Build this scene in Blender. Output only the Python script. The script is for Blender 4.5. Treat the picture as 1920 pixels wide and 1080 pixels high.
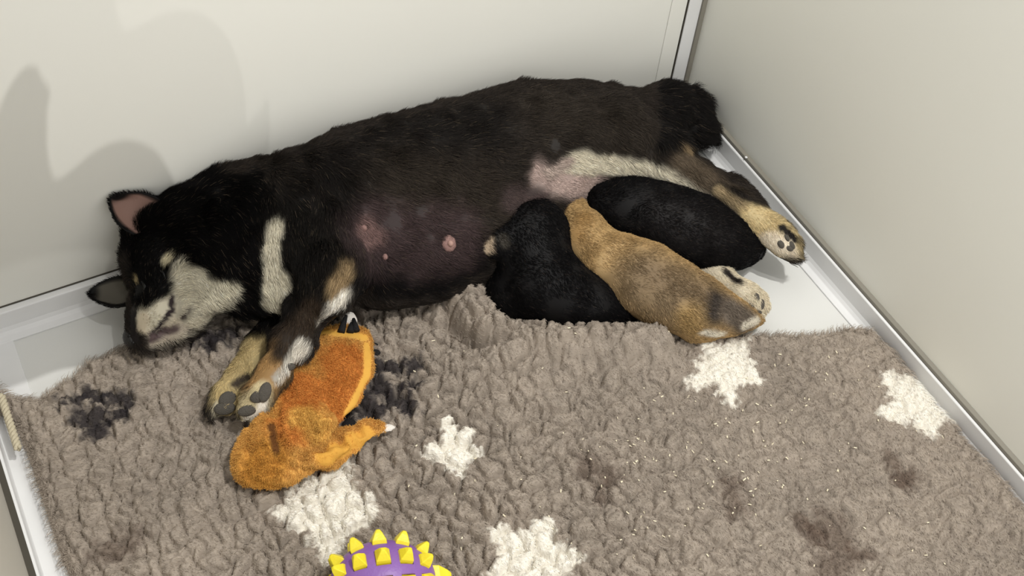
import bpy, math, random
import numpy as np
from mathutils import Vector, Matrix
random.seed(7); rng = np.random.default_rng(7)
for o in list(bpy.data.objects): bpy.data.objects.remove(o)
S = bpy.context.scene; COL = S.collection

# ------------------------------------------------------------------ camera, light, exposure
F = 2250.0
M = np.array([[0.88038873, -0.32687988, 0.34360622],
              [-0.46919305, -0.70588728, 0.53064209],
              [0.06909104, -0.62838897, -0.77482497]])      # camera (x right, y down, z forward) -> world
def _n(v): return v/np.linalg.norm(v)
CAM = np.array([0, 0, .037]) - M @ (_n(np.array([323., -380., F]))*1.62)
cd = bpy.data.cameras.new('camera'); co = bpy.data.objects.new('camera', cd); COL.objects.link(co)
cd.sensor_width = 36; cd.lens = 36*F/1920; cd.clip_start = .01
mw = Matrix([[M[0][0], -M[0][1], -M[0][2], CAM[0]], [M[1][0], -M[1][1], -M[1][2], CAM[1]],
             [M[2][0], -M[2][1], -M[2][2], CAM[2]], [0, 0, 0, 1]])
co.matrix_world = mw; S.camera = co
def at(px, py, z=0.0):            # where the sight line of a photo pixel meets the height z
    d = M @ np.array([px-960., py-540., F]); return CAM + d*((z-CAM[2])/d[2])
def proj(w):
    v = (np.asarray(w)-CAM) @ M; return v[..., :2]/v[..., 2:3]*F + [960, 540], v[..., 2]

S.view_settings.view_transform = 'Standard'; S.view_settings.look = 'None'
S.view_settings.gamma = 1; S.view_settings.exposure = 0.12
try: S.view_settings.use_curve_mapping = False
except Exception: pass
W = bpy.data.worlds.new('room'); S.world = W; W.use_nodes = True
W.node_tree.nodes['Background'].inputs[0].default_value = (1.0, .99, .965, 1)
W.node_tree.nodes['Background'].inputs[1].default_value = 1.17
def lamp(name, loc, target, size, energy, color=(1, .985, .94)):
    l = bpy.data.lights.new(name, 'AREA'); l.shape = 'DISK'; l.size = size; l.energy = energy; l.color = color
    o = bpy.data.objects.new(name, l); COL.objects.link(o); o.location = loc
    o.rotation_euler = (Vector(target)-Vector(loc)).to_track_quat('-Z', 'Y').to_euler()
    return o
KEY = np.array([-.05, -1.0, 2.4]); FILL = np.array([-.20, -1.25, 2.4])   # two ceiling spots
lamp('ceiling_lamp_key', KEY, (-.4, -.3, 0), .016, 28)
lamp('ceiling_lamp_fill', FILL, (-.4, -.3, 0), .016, 7.5)

# ------------------------------------------------------------------ helpers
def lin(c): return tuple(((x/255/12.92) if x/255 <= .04045 else ((x/255+.055)/1.055)**2.4) for x in c[:3])
def tag(o, label=None, cat=None, group=None, kind=None):
    if label: o['label'] = label
    if cat: o['category'] = cat
    if group: o['group'] = group
    if kind: o['kind'] = kind
    return o
def mesh_obj(name, v, f, m=None, parent=None, smooth=True, cols=None):
    me = bpy.data.meshes.new(name); v = np.asarray(v, float)
    me.from_pydata(v.tolist() if len(v) < 2 or True else v, [], f if isinstance(f, list) else f.tolist()); me.update()
    if smooth: me.polygons.foreach_set('use_smooth', [True]*len(me.polygons))
    if cols is not None:
        a = me.attributes.new('Col', 'FLOAT_COLOR', 'POINT')
        c4 = np.ones((len(v), 4), np.float32); c4[:, :3] = cols; a.data.foreach_set('color', c4.ravel())
    if m: me.materials.append(m)
    o = bpy.data.objects.new(name, me); COL.objects.link(o)
    if parent: o.parent = parent
    return o
def empty(name, loc):
    o = bpy.data.objects.new(name, None); COL.objects.link(o); o.location = loc; o.empty_display_size = .02; return o
def adopt(child, parent):         # parent a world-space mesh under a placed Empty without moving it
    child.parent = parent; child.matrix_parent_inverse = Matrix.Translation(-Vector(parent.location)); return child
def mat(name, color=None, rough=.6, attr=False, spec=.3, bump=0, bscale=80, var=0, vscale=6, metal=0, sheen=0, sss=0):
    m = bpy.data.materials.new(name); m.use_nodes = True; nt = m.node_tree; b = nt.nodes['Principled BSDF']
    b.inputs['Roughness'].default_value = rough; b.inputs['Specular IOR Level'].default_value = spec
    b.inputs['Metallic'].default_value = metal
    if sheen: b.inputs['Sheen Weight'].default_value = sheen
    if color: b.inputs['Base Color'].default_value = (*lin(color), 1)
    if attr:
        a = nt.nodes.new('ShaderNodeAttribute'); a.attribute_name = 'Col'; nt.links.new(a.outputs['Color'], b.inputs['Base Color'])
    tc = nt.nodes.new('ShaderNodeTexCoord')
    if var and color:
        n = nt.nodes.new('ShaderNodeTexNoise'); n.inputs['Scale'].default_value = vscale; n.inputs['Detail'].default_value = 6
        r = nt.nodes.new('ShaderNodeValToRGB'); c = lin(color)
        r.color_ramp.elements[0].position = .3; r.color_ramp.elements[1].position = .7
        r.color_ramp.elements[0].color = (*[x*(1-var) for x in c], 1); r.color_ramp.elements[1].color = (*[min(1, x*(1+var)) for x in c], 1)
        nt.links.new(tc.outputs['Object'], n.inputs['Vector']); nt.links.new(n.outputs['Fac'], r.inputs['Fac']); nt.links.new(r.outputs['Color'], b.inputs['Base Color'])
    if bump:
        n = nt.nodes.new('ShaderNodeTexNoise'); n.inputs['Scale'].default_value = bscale; n.inputs['Detail'].default_value = 5
        bp = nt.nodes.new('ShaderNodeBump'); bp.inputs['Strength'].default_value = bump; bp.inputs['Distance'].default_value = .002
        nt.links.new(tc.outputs['Object'], n.inputs['Vector']); nt.links.new(n.outputs['Fac'], bp.inputs['Height']); nt.links.new(bp.outputs['Normal'], b.inputs['Normal'])
    return m
def vnoise(p, s, seed=0):          # smooth value noise on points, about -1..1
    p = np.asarray(p)*s; i = np.floor(p).astype(np.int64); f = p-i; f = f*f*(3-2*f); out = 0
    for dx in (0, 1):
        for dy in (0, 1):
            for dz in (0, 1):
                h = (i[:, 0]+dx)*374761393+(i[:, 1]+dy)*668265263+(i[:, 2]+dz)*2147483647+seed*1274126177
                h = (h ^ (h >> 13))*1274126177; h = (h ^ (h >> 16)) & 0xffff
                out = out+(h/32767.5-1)*np.where(dx, f[:, 0], 1-f[:, 0])*np.where(dy, f[:, 1], 1-f[:, 1])*np.where(dz, f[:, 2], 1-f[:, 2])
    return out

# ---- bodies: a smooth blend of tapered limbs, turned into ONE surface (surface nets)
PXM = 1590.
class Body:
    def __init__(s, lo, hi, h):
        s.h = h; s.lo = np.array(lo); n = np.ceil((np.array(hi)-s.lo)/h).astype(int)+1
        s.ax = [s.lo[i]+h*np.arange(n[i]) for i in range(3)]; s.D = np.full(n, .05)
    def _box(s, lo, hi):
        a = [max(0, int((lo[i]-s.lo[i])/s.h)) for i in range(3)]; b = [min(s.D.shape[i], int((hi[i]-s.lo[i])/s.h)+2) for i in range(3)]
        sl = tuple(slice(a[i], max(a[i], b[i])) for i in range(3))
        return sl, np.stack(np.meshgrid(*[s.ax[i][sl[i]] for i in range(3)], indexing='ij'), -1)
    def _mix(s, sl, d, k, cut):
        c = s.D[sl]
        if cut:
            d = -d; h = np.clip(.5+.5*(d-c)/k, 0, 1); s.D[sl] = c*(1-h)+d*h+k*h*(1-h)
        else:
            h = np.clip(.5+.5*(d-c)/k, 0, 1); s.D[sl] = d*(1-h)+c*h-k*h*(1-h)
    def limb(s, pts, k=.018, flat=1.0, cut=False):   # pts: (px, py, z, radius in px); flat<1 squeezes it in height
        P = [(at(p[0], p[1], p[2]), p[3]/F*((at(p[0], p[1], p[2])-CAM)@M[:, 2])) for p in pts]
        if len(P) == 1: P = P*2
        for (a, ra), (b, rb) in zip(P[:-1], P[1:]):
            m = max(ra, rb)+.045; sl, G = s._box(np.minimum(a, b)-m, np.maximum(a, b)+m)
            if G.size == 0: continue
            sc = np.array([1, 1, 1/flat]); q = (G-a)*sc; ba = (b-a)*sc; L = ba@ba
            t = np.clip((q@ba)/L, 0, 1) if L > 1e-12 else np.zeros(q.shape[:-1])
            d = np.linalg.norm(q-t[..., None]*ba, axis=-1)-(ra+(rb-ra)*t)
            s._mix(sl, d, k, cut)
        return s
    def world(s, pts, k=.02):
        for (a, ra), (b, rb) in zip(pts[:-1], pts[1:]):
            a = np.array(a, float); b = np.array(b, float); m = max(ra, rb)+.05; sl, G = s._box(np.minimum(a, b)-m, np.maximum(a, b)+m)
            if G.size == 0: continue
            ba = b-a; L = ba@ba+1e-12; q = G-a; t = np.clip((q@ba)/L, 0, 1); s._mix(sl, np.linalg.norm(q-t[..., None]*ba, axis=-1)-(ra+(rb-ra)*t), k, False)
        return s
    def floor(s, z):
        g = s.ax[2][None, None, :]; s.D = np.maximum(s.D, (z-g)+0*s.D)
    def mesh(s):
        D = s.D; I = D < 0; n = D.shape; c = np.zeros([x-1 for x in n]+[3]); w = np.zeros([x-1 for x in n])
        sl = lambda o, e=0: tuple(slice(o[i], n[i]-1+o[i]) for i in range(3))
        for ax in range(3):
            for u in (0, 1):
                for v in (0, 1):
                    o0 = [0, 0, 0]; oth = [i for i in range(3) if i != ax]; o0[oth[0]] = u; o0[oth[1]] = v
                    o1 = list(o0); o1[ax] = 1; A = D[sl(o0)]; B = D[sl(o1)]; cr = (A < 0) != (B < 0)
                    t = np.where(cr, A/(A-B+(~cr)), 0)
                    for i in range(3): c[..., i] += np.where(cr, (t if i == ax else o0[i]), 0)
                    w += cr
        on = w > 0; idx = -np.ones(w.shape, int); ii = np.argwhere(on); idx[on] = np.arange(len(ii))
        V = s.lo+s.h*(ii+c[on]/w[on][:, None]); Fs = []
        for ax in range(3):
            A = [slice(1, x-1) for x in n]; A[ax] = slice(0, n[ax]-1); B = list(A); B[ax] = slice(1, n[ax])
            cr = I[tuple(A)] != I[tuple(B)]; e = np.argwhere(cr); ins = I[tuple(A)][cr]
            for i in range(3):
                if i != ax: e[:, i] += 1
            u, v = [(1, 2), (2, 0), (0, 1)][ax]
            def g(du, dv):
                q = e.copy(); q[:, u] -= du; q[:, v] -= dv; return idx[q[:, 0], q[:, 1], q[:, 2]]
            q = np.stack([g(0, 0), g(1, 0), g(1, 1), g(0, 1)], 1); q[~ins] = q[~ins][:, ::-1]; Fs.append(q)
        Q = np.concatenate(Fs); Q = Q[(Q >= 0).all(1)]
        # relax
        for it in range(2):
            acc = np.zeros_like(V); cnt = np.zeros(len(V))
            for a, b in ((0, 1), (1, 2), (2, 3), (3, 0)):
                np.add.at(acc, Q[:, a], V[Q[:, b]]); np.add.at(acc, Q[:, b], V[Q[:, a]]); np.add.at(cnt, Q[:, a], 1); np.add.at(cnt, Q[:, b], 1)
            V = V*.5+.5*acc/cnt[:, None]
        N = np.zeros_like(V); fn = np.cross(V[Q[:, 2]]-V[Q[:, 0]], V[Q[:, 3]]-V[Q[:, 1]])
        for a in range(4): np.add.at(N, Q[:, a], fn)
        N /= np.linalg.norm(N, axis=1)[:, None]+1e-12
        return V, Q, N
class Skin:                        # vertex colours and hair lengths laid on a finished surface
    def __init__(s, V, Q, N, base, length):
        s.V, s.Q, s.N = V, Q, N; s.C = np.tile(lin(base), (len(V), 1)); s.L = np.full(len(V), length)
        s.uv, s.dep = proj(V); s.n1 = vnoise(V, 90, 1); s.n2 = vnoise(V, 260, 2); s.face = ((CAM-V)*N).sum(1) > 0
    def pick(s, px, py):
        d = np.hypot(s.uv[:, 0]-px, s.uv[:, 1]-py); c = np.where((d < 9) & s.face)[0]
        if len(c) == 0: c = np.argsort(d+1e3*(~s.face))[:3]
        return s.V[c[np.argmin(s.dep[c])]]
    def spot(s, pts, r, color, soft=.5, rough=.35, length=None, power=1.):
        P = [s.pick(*p) for p in pts]; P = P*2 if len(P) == 1 else P; D = np.full(len(s.V), 9.)
        for a, b in zip(P[:-1], P[1:]):
            ba = b-a; L = ba@ba; t = np.clip(((s.V-a)@ba)/L, 0, 1) if L > 1e-12 else np.zeros(len(s.V))
            D = np.minimum(D, np.linalg.norm(s.V-a-t[:, None]*ba, axis=1))
        R = r/F*((P[0]-CAM)@M[:, 2]); D = D+R*rough*(s.n1*.6+s.n2*.4)
        w = np.clip((R-D)/(R*soft)+.5, 0, 1); w = (w*w*(3-2*w))*power
        s.C = s.C*(1-w[:, None])+np.array(lin(color))*w[:, None]
        if length is not None: s.L = s.L*(1-w)+length*w
        return s
def fur(name, skin, n, flow, m, lay=.75, rad=.00032, jit=.25, cvar=.35, parent=None, curl=0., clump=0, minz=-.35, segs=4, fleck=None):
    V, Q, N = skin.V, skin.Q, skin.N
    T = np.concatenate([Q[:, [0, 1, 2]], Q[:, [0, 2, 3]]]) if Q.shape[1] == 4 else Q
    ar = np.linalg.norm(np.cross(V[T[:, 1]]-V[T[:, 0]], V[T[:, 2]]-V[T[:, 0]]), axis=1)
    ar = ar*(N[T].mean(1)[:, 2] > minz)*np.clip(skin.L[T].mean(1)/.004, 0, 1)
    t = rng.choice(len(T), n, p=ar/ar.sum()); b = rng.random((n, 2)); fl = b.sum(1) > 1; b[fl] = 1-b[fl]
    B = np.stack([1-b.sum(1), b[:, 0], b[:, 1]], 1)[..., None]; tri = T[t]
    P = (V[tri]*B).sum(1); Nn = (N[tri]*B).sum(1); Nn /= np.linalg.norm(Nn, axis=1)[:, None]+1e-9
    C = (skin.C[tri]*B).sum(1); L = (skin.L[tri]*B[..., 0]).sum(1)*rng.uniform(.65, 1.15, n)
    fd = flow(P, Nn); fd = fd-Nn*(fd*Nn).sum(1)[:, None]; fd /= np.linalg.norm(fd, axis=1)[:, None]+1e-9
    g = np.stack([vnoise(P, 70, 11), vnoise(P, 70, 12), vnoise(P, 70, 13)], 1); fd = fd+g*.55
    d0 = fd*(lay*.7)+Nn*(1-lay*.7)+rng.normal(0, jit*.5, (n, 3)); d0 /= np.linalg.norm(d0, axis=1)[:, None]
    d1 = fd*lay+Nn*(1-lay)*.6+rng.normal(0, jit, (n, 3)); d1 /= np.linalg.norm(d1, axis=1)[:, None]
    pts = np.zeros((n, segs, 3)); cur = P-Nn*.0008; pts[:, 0] = cur; cv = rng.normal(0, 1, (n, 3))
    for k in range(1, segs):
        w = (k-1)/max(1, segs-2); d = d0*(1-w)+d1*w
        if curl: d = d+curl*cv*math.sin(k*2.1)
        cur = cur+d*(L/(segs-1))[:, None]; pts[:, k] = cur
    pts[..., 2] = np.maximum(pts[..., 2], .002)
    C = C*np.exp(rng.normal(0, cvar, n))[:, None]
    if fleck is not None:
        k = rng.random(n) < fleck[1]; lum = C.mean(1) < .06; k &= lum; C[k] = np.array(lin(fleck[0]))*rng.uniform(.4, 1.2, k.sum())[:, None]
    return strands(name, pts, C, rad, m, parent)
def strands(name, pts, C, rad, m, parent=None):
    n, segs = pts.shape[:2]
    hc = bpy.data.hair_curves.new(name); hc.add_curves([segs]*n)
    hc.attributes['position'].data.foreach_set('vector', pts.astype(np.float32).ravel())
    r = hc.attributes.get('radius') or hc.attributes.new('radius', 'FLOAT', 'POINT')
    r.data.foreach_set('value', np.tile(np.linspace(1, .35, segs)*rad, n).astype(np.float32))
    a = hc.attributes.new('Col', 'FLOAT_COLOR', 'CURVE'); c4 = np.ones((n, 4), np.float32); c4[:, :3] = np.clip(C, 0, 1); a.data.foreach_set('color', c4.ravel())
    hc.materials.append(m); o = bpy.data.objects.new(name, hc); COL.objects.link(o)
    if parent: o.parent = parent
    return o
def blob(name, c, axes, r, m, parent=None, seg=14, ring=9, shape=None):   # ellipsoid-like piece, axes = 3x3 rows
    v = []; f = []; A = np.array(axes, float)
    for i in range(ring+1):
        th = math.pi*i/ring
        for j in range(seg):
            ph = 2*math.pi*j/seg; q = np.array([math.sin(th)*math.cos(ph), math.sin(th)*math.sin(ph), math.cos(th)])
            if shape: q = shape(q)
            v.append(np.array(c)+(q*np.array(r))@A)
    for i in range(ring):
        for j in range(seg): f.append((i*seg+j, i*seg+(j+1) % seg, (i+1)*seg+(j+1) % seg, (i+1)*seg+j))
    return mesh_obj(name, v, f, m, parent)
def tube(name, P, R, m, parent=None, seg=10):
    P = [np.array(p, float) for p in P]; v = []; f = []
    for i, p in enumerate(P):
        t = _n(P[min(i+1, len(P)-1)]-P[max(i-1, 0)]); u = _n(np.cross(t, [.13, .2, 1])); w = np.cross(t, u); r = R[i] if hasattr(R, '__len__') else R
        for j in range(seg): a = 2*math.pi*j/seg; v.append(p+r*(math.cos(a)*u+math.sin(a)*w))
    for i in range(len(P)-1):
        for j in range(seg): f.append((i*seg+j, i*seg+(j+1) % seg, (i+1)*seg+(j+1) % seg, (i+1)*seg+j))
    f.append(tuple(range(seg))[::-1]); f.append(tuple((len(P)-1)*seg+j for j in range(seg)))
    return mesh_obj(name, v, f, m, parent)
def frame_at(n):                   # rows u, v, n
    n = _n(np.array(n)); u = _n(np.cross([0, 0, 1] if abs(n[2]) < .9 else [1, 0, 0], n)); return np.array([u, np.cross(n, u), n])

# ------------------------------------------------------------------ the pen
XL = -.928                        # inside face of the left panel
M_wall = mat('white_laminate', (226, 225, 218), .5, spec=.35, var=.015, vscale=3)
M_wallr = mat('white_laminate_lifted', (236, 235, 226), .5, spec=.35, var=.015, vscale=3)  # white right panel, colour lifted because the lamps only graze it
M_wall2 = mat('white_laminate_shaded', (186, 181, 170), .5, spec=.35, var=.02, vscale=3)  # left panel: its shade is mixed into the laminate colour
M_floor = mat('white_floor', (214, 214, 211), .5, spec=.35, var=.012, vscale=5)
M_alu = mat('satin_aluminium', (222, 222, 222), .34, spec=.6, var=.05, vscale=8)
M_gask = mat('grey_gasket', (128, 124, 114), .5, var=.06)
M_dark = mat('dark_seam', (70, 66, 58), .7, var=.05)
def box(name, lo, hi, m, parent=None, bev=0):
    v = [(x, y, z) for x in (lo[0], hi[0]) for y in (lo[1], hi[1]) for z in (lo[2], hi[2])]
    f = [(0, 1, 3, 2), (4, 6, 7, 5), (0, 4, 5, 1), (2, 3, 7, 6), (0, 2, 6, 4), (1, 5, 7, 3)]
    o = mesh_obj(name, v, f, m, parent, smooth=False)
    if bev: b = o.modifiers.new('bevel', 'BEVEL'); b.width = bev; b.segments = 3
    return o
Hw = .62
tag(box('floor', (XL-.02, -1.25, -.02), (.02, .02, 0), M_floor), 'white smooth floor of the whelping pen', kind='structure')
tag(box('wall_back', (XL-.02, 0, 0), (.02, .02, Hw), M_wall), 'white laminate panel behind the lying dog', kind='structure')
tag(box('wall_right', (0, -1.25, 0), (.02, 0, Hw), M_wallr), 'white laminate panel on the right of the pen', kind='structure')
tag(box('wall_left', (XL-.02, -1.25, 0), (XL, 0, Hw), M_wall2), 'white laminate panel at the left edge of the pen, coloured as shaded', kind='structure')
def profile(name, prof, a, b, inward, m, parent=None):   # extrude (u from wall, z) from a to b
    a = np.array(a, float); b = np.array(b, float); inward = np.array(inward, float); v = []; n = len(prof)
    for e in (a, b):
        for u, z in prof: v.append(e+inward*u+np.array([0, 0, z]))
    f = [(i, (i+1) % n, n+(i+1) % n, n+i) for i in range(n)]+[tuple(range(n))[::-1], tuple(range(n, 2*n))]
    o = mesh_obj(name, v, f, m, parent, smooth=False)
    bv = o.modifiers.new('bevel', 'BEVEL'); bv.width = .0008; bv.segments = 2; bv.limit_method = 'ANGLE'
    return o
SK = [(0, 0), (.021, 0), (.021, .0022), (.0135, .004), (.0105, .0075), (.0085, .012), (.0085, .0345), (.0075, .0355), (0, .0355)]
SKL = [(0, 0), (.050, 0), (.050, .0018), (.0235, .0022), (.0205, .005), (.0095, .012), (.0085, .016), (.0085, .0345), (.0075, .0355), (0, .0355)]
for nm, a, b, iw in (('baseboard_back', (XL, 0, 0), (0, 0, 0), (0, -1, 0)), ('baseboard_right', (0, 0, 0), (0, -1.25, 0), (-1, 0, 0)),
                     ('baseboard_left', (XL, 0, 0), (XL, -1.25, 0), (1, 0, 0))):
    o = tag(profile(nm, SKL if nm == 'baseboard_left' else SK, a, b, iw, M_alu), kind='structure')
    o['label'] = 'pale satin aluminium channel along the foot of the '+nm.split('_')[1]+' panel'
    if nm == 'baseboard_right':
        profile('gasket', [(0, .0355), (.0055, .0355), (.0055, .0405), (0, .0415)], a, b, iw, M_gask, o)
    profile('seam', [(0, .0405 if nm != 'baseboard_back' else .0352), (.0012 if nm == 'baseboard_back' else .0062, .0352), (.0012, .0368), (0, .0375)], a, b, iw, M_dark, o)
# corner post: a flat aluminium leg on the back panel and the dark gasket edge of the right panel
tp = tag(box('trim_1', (-.026, -.004, .0355), (-.0065, 0, Hw), M_alu, bev=.0008), 'vertical aluminium post in the far right corner', kind='structure')
box('gasket', (-.0066, -.0065, .0355), (0, 0, Hw), M_gask, tp, .0006)
box('seam', (-.0268, -.0028, .0355), (-.026, 0, Hw), M_dark, tp)
box('screw', (-.0075, -.1505, .0412), (-.0045, -.1475, .0425), M_alu, bpy.data.objects['baseboard_right'], .0005)
tag(box('trim_2', (-.051, -.0014, .0355), (-.0275, 0, Hw), M_wall, bev=.0005), 'white cover strip beside the corner post', kind='structure')

# ------------------------------------------------------------------ fleece rug
M_pile = mat('wool_pile', rough=.9, attr=True, spec=.1, sheen=.0)
M_back = mat('rug_backing', (120, 108, 96), .9, bump=.6)
RZ = .016
outline = [(-60, 700), (20, 742), (70, 748), (120, 712), (165, 672), (235, 640), (300, 600), (430, 560), (560, 540), (700, 545), (800, 535), (822, 512), (900, 512), (932, 560), (965, 590), (1080, 592),
           (1180, 588), (1245, 612), (1330, 622), (1450, 622), (1530, 622), (1590, 610), (1640, 616), (1700, 665), (1790, 760), (1900, 885), (2010, 1010), (2080, 1180), (1500, 1330), (600, 1300), (140, 1260), (128, 1080), (85, 960), (55, 860), (25, 790), (-5, 770)]
PO = np.array([at(x, y, RZ)[:2] for x, y in outline]); PO[:, 0] = np.clip(PO[:, 0], XL+.004, -.012)
def poly_sd(x, y, P):
    d = np.full(x.shape, 9.); ins = np.zeros(x.shape, bool)
    for i in range(len(P)):
        a = P[i-1]; b = P[i]; e = b-a; t = np.clip(((x-a[0])*e[0]+(y-a[1])*e[1])/(e@e), 0, 1)
        d = np.minimum(d, np.hypot(x-a[0]-t*e[0], y-a[1]-t*e[1]))
        if a[1] != b[1]:
            c = ((a[1] > y) != (b[1] > y)) & (x < (b[0]-a[0])*(y-a[1])/(b[1]-a[1])+a[0]); ins ^= c
    return np.where(ins, d, -d)
def seg_d(x, y, P):
    d = np.full(x.shape, 9.)
    for a, b in zip(P[:-1], P[1:]):
        e = b-a; t = np.clip(((x-a[0])*e[0]+(y-a[1])*e[1])/(e@e+1e-12), 0, 1); d = np.minimum(d, np.hypot(x-a[0]-t*e[0], y-a[1]-t*e[1]))
    return d
def pw(pts, z=.03): return [at(x, y, z)[:2] for x, y in pts]
def voro(x, y, cell, seed):        # F1, F2, cell id hashes
    i = np.floor(x/cell).astype(np.int64); j = np.floor(y/cell).astype(np.int64); F1 = np.full(x.shape, 9.); F2 = F1.copy(); idn = np.zeros(x.shape, np.int64); cx = F1.copy(); cy = F1.copy()
    for di in (-1, 0, 1):
        for dj in (-1, 0, 1):
            a = i+di; b = j+dj; h = (a*73856093 ^ b*19349663 ^ seed*83492791) & 0xfffffff; h = (h*1103515245+12345) & 0x7fffffff
            rx = ((h >> 4) & 1023)/1023; ry = ((h >> 15) & 1023)/1023
            qx = (a+.12+.76*rx)*cell; qy = (b+.12+.76*ry)*cell; d = np.hypot(x-qx, y-qy)/cell; c = d < F1
            F2 = np.where(c, F1, np.minimum(F2, d)); idn = np.where(c, h, idn); cx = np.where(c, qx, cx); cy = np.where(c, qy, cy); F1 = np.where(c, d, F1)
    return F1, F2, idn, cx, cy
FOLD = pw([(850, 545), (890, 556), (912, 592), (950, 622), (1060, 630), (1150, 622), (1225, 622)], .045)
FOLD2 = pw([(520, 650), (640, 640), (760, 650), (860, 690), (980, 678), (1100, 665), (1240, 655)], .03)
CREASE = pw([(832, 575), (848, 612), (890, 652), (945, 656)], .02)
HILL = pw([(820, 740), (900, 720), (1000, 700)], .03)
STEP = pw([(300, 750), (310, 700), (400, 665), (520, 650)], .02)
def rug_base(x, y):
    sd = poly_sd(x, y, PO); p3 = np.stack([x, y, 0*x], -1).reshape(-1, 3)
    z = RZ+.006*vnoise(p3, 9, 5).reshape(x.shape)+.003*vnoise(p3, 22, 6).reshape(x.shape)
    d = seg_d(x, y, FOLD); z = z+.032*np.exp(-(d/.023)**3)
    d = seg_d(x, y, FOLD2); z = z+.010*np.exp(-(d/.022)**2)
    d = seg_d(x, y, HILL); z = z+.010*np.exp(-(d/.035)**2)
    d = seg_d(x, y, STEP); z = z+.006*np.exp(-(d/.025)**2)
    d = seg_d(x, y, CREASE); z = z-.024*np.exp(-(d/.007)**2)
    # the left edge climbs over the channel
    z = z+.022*np.clip((XL+.035-x)/.03, 0, 1)*(y > -.9)
    z = z*np.clip((sd+.001)/.012, 0, 1)**.5
    return z, sd
step = .0015
gx = np.arange(XL-.0, -.006, step); gy = np.arange(-.86, .0, step); X, Y = np.meshgrid(gx, gy, indexing='ij')
wx = X+.007*vnoise(np.stack([X, Y, 0*X], -1).reshape(-1, 3), 60, 21).reshape(X.shape); wy = Y+.007*vnoise(np.stack([X, Y, 0*X], -1).reshape(-1, 3), 60, 22).reshape(X.shape)
p3_ = np.stack([X, Y, 0*X], -1).reshape(-1, 3)
Zb, SD = rug_base(X, Y)
rightness = np.clip((X+.50)/.25, 0, 1)*np.clip((-Y-.24)/.12, 0, 1); leftness = np.clip((-X-.66)/.1, 0, 1)*np.clip((Y+.52)/.08, 0, 1)
amp = 1.05-.55*rightness-.45*leftness
def shingle(cell, seed, ax, ay, lean):          # overlapping matted locks: each swells towards one side and drops off sharply there
    F1, F2, ID, cx, cy = voro(wx*ax, wy*ay, cell, seed); th = -1.9+.9*vnoise(p3_, 7, seed+50).reshape(X.shape)+((ID % 628)/628.-.5)*1.3
    u = ((wx*ax-cx)*np.cos(th)+(wy*ay-cy)*np.sin(th))/cell
    crease = np.clip((F2-F1)*3.0, 0, 1)**.6-.35*np.exp(-((F2-F1)/.09)**2); dome = np.clip(1-F1**2*1.1, 0, 1)
    return crease*(.45+.35*dome+lean*u)+((ID >> 7) % 100)/100.*.28, ID, cx, cy
S1, ID, cx, cy = shingle(.020, 3, 1.15, .95, .55)
S2, _, _, _, = shingle(.0088, 9, 1.0, .9, .5)
S3, _, _, _, = shingle(.0042, 17, 1.0, 1.0, .3)
Z = Zb+(amp*(.0135*S1-.008)+(.0042*S2)*(.75+.25*amp)+.0011*S3)*np.clip(SD/.008, 0, 1)+.0006*vnoise(p3_, 420, 8).reshape(X.shape)
Z = np.maximum(Z, .0012)
# printed pattern: white stars, dark paw prints, wet brown stains, all on the pile itself
C = np.zeros(X.shape+(3,)); nz = vnoise(np.stack([X, Y, 0*X], -1).reshape(-1, 3), 120, 31).reshape(X.shape); nz2 = vnoise(np.stack([X, Y, 0*X], -1).reshape(-1, 3), 14, 32).reshape(X.shape)
nz5 = vnoise(np.stack([X*.6+Y*.5, Y*.35-X*.3, 0*X], -1).reshape(-1, 3), 520, 34).reshape(X.shape)
nz3 = vnoise(np.stack([X, Y, 0*X], -1).reshape(-1, 3), 300, 33).reshape(X.shape)
C[:] = np.array(lin((156, 145, 133))); C *= (1+.10*nz2+.10*nz)[..., None]
def stain(pts, r, color, soft=.5, power=1, nse=.4):
    global C
    R = r/PXM; d = seg_d(X, Y, pw(pts if len(pts) > 1 else pts*2, .028))+R*nse*nz*.7+.0035*nz3+.003*nz5
    w = np.clip((R-d)/(R*soft)+.5, 0, 1)*power; C = C*(1-w[..., None])+np.array(lin(color))*w[..., None]
def star(c, tips, r0):
    for t in tips:
        for k in range(6):
            a = k/6; stain([(c[0]+(t[0]-c[0])*a, c[1]+(t[1]-c[1])*a), (c[0]+(t[0]-c[0])*(a+.17), c[1]+(t[1]-c[1])*(a+.17))], r0*.84*(1-a*.80), (236, 231, 220), 1.0, nse=.6)
star((848, 838), [(842, 792), (895, 843), (862, 888), (802, 848), (880, 806)], 22)
star((615, 940), [(645, 862), (690, 962), (618, 1038), (524, 958), (558, 888)], 42)
star((1005, 1045), [(1022, 980), (1076, 1040), (1015, 1110), (925, 1072), (935, 996)], 36)
star((1365, 672), [(1325, 625), (1398, 632), (1425, 700), (1372, 745), (1302, 706)], 34)
star((1725, 750), [(1668, 700), (1738, 690), (1790, 770), (1752, 805), (1660, 768)], 34)
star((60, 1130), [(20, 1100), (100, 1150)], 20)
DK = (52, 48, 50)
for pts, r in (([(118, 742), (140, 738)], 13), ([(160, 722), (178, 735)], 13), ([(205, 735), (235, 742)], 14), ([(185, 765), (150, 772)], 22), ([(168, 800), (180, 795)], 14), ([(215, 768)], 14),
               ([(360, 625), (430, 628)], 20), ([(395, 645)], 16),
               ([(690, 690), (790, 686)], 11), ([(700, 712), (720, 725)], 18), ([(690, 745), (700, 765)], 20), ([(735, 742), (765, 760)], 17), ([(775, 722)], 13), ([(640, 760), (655, 800)], 18)): stain(pts, r, DK, .9, .93, .6)
BR = (92, 76, 66)
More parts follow.
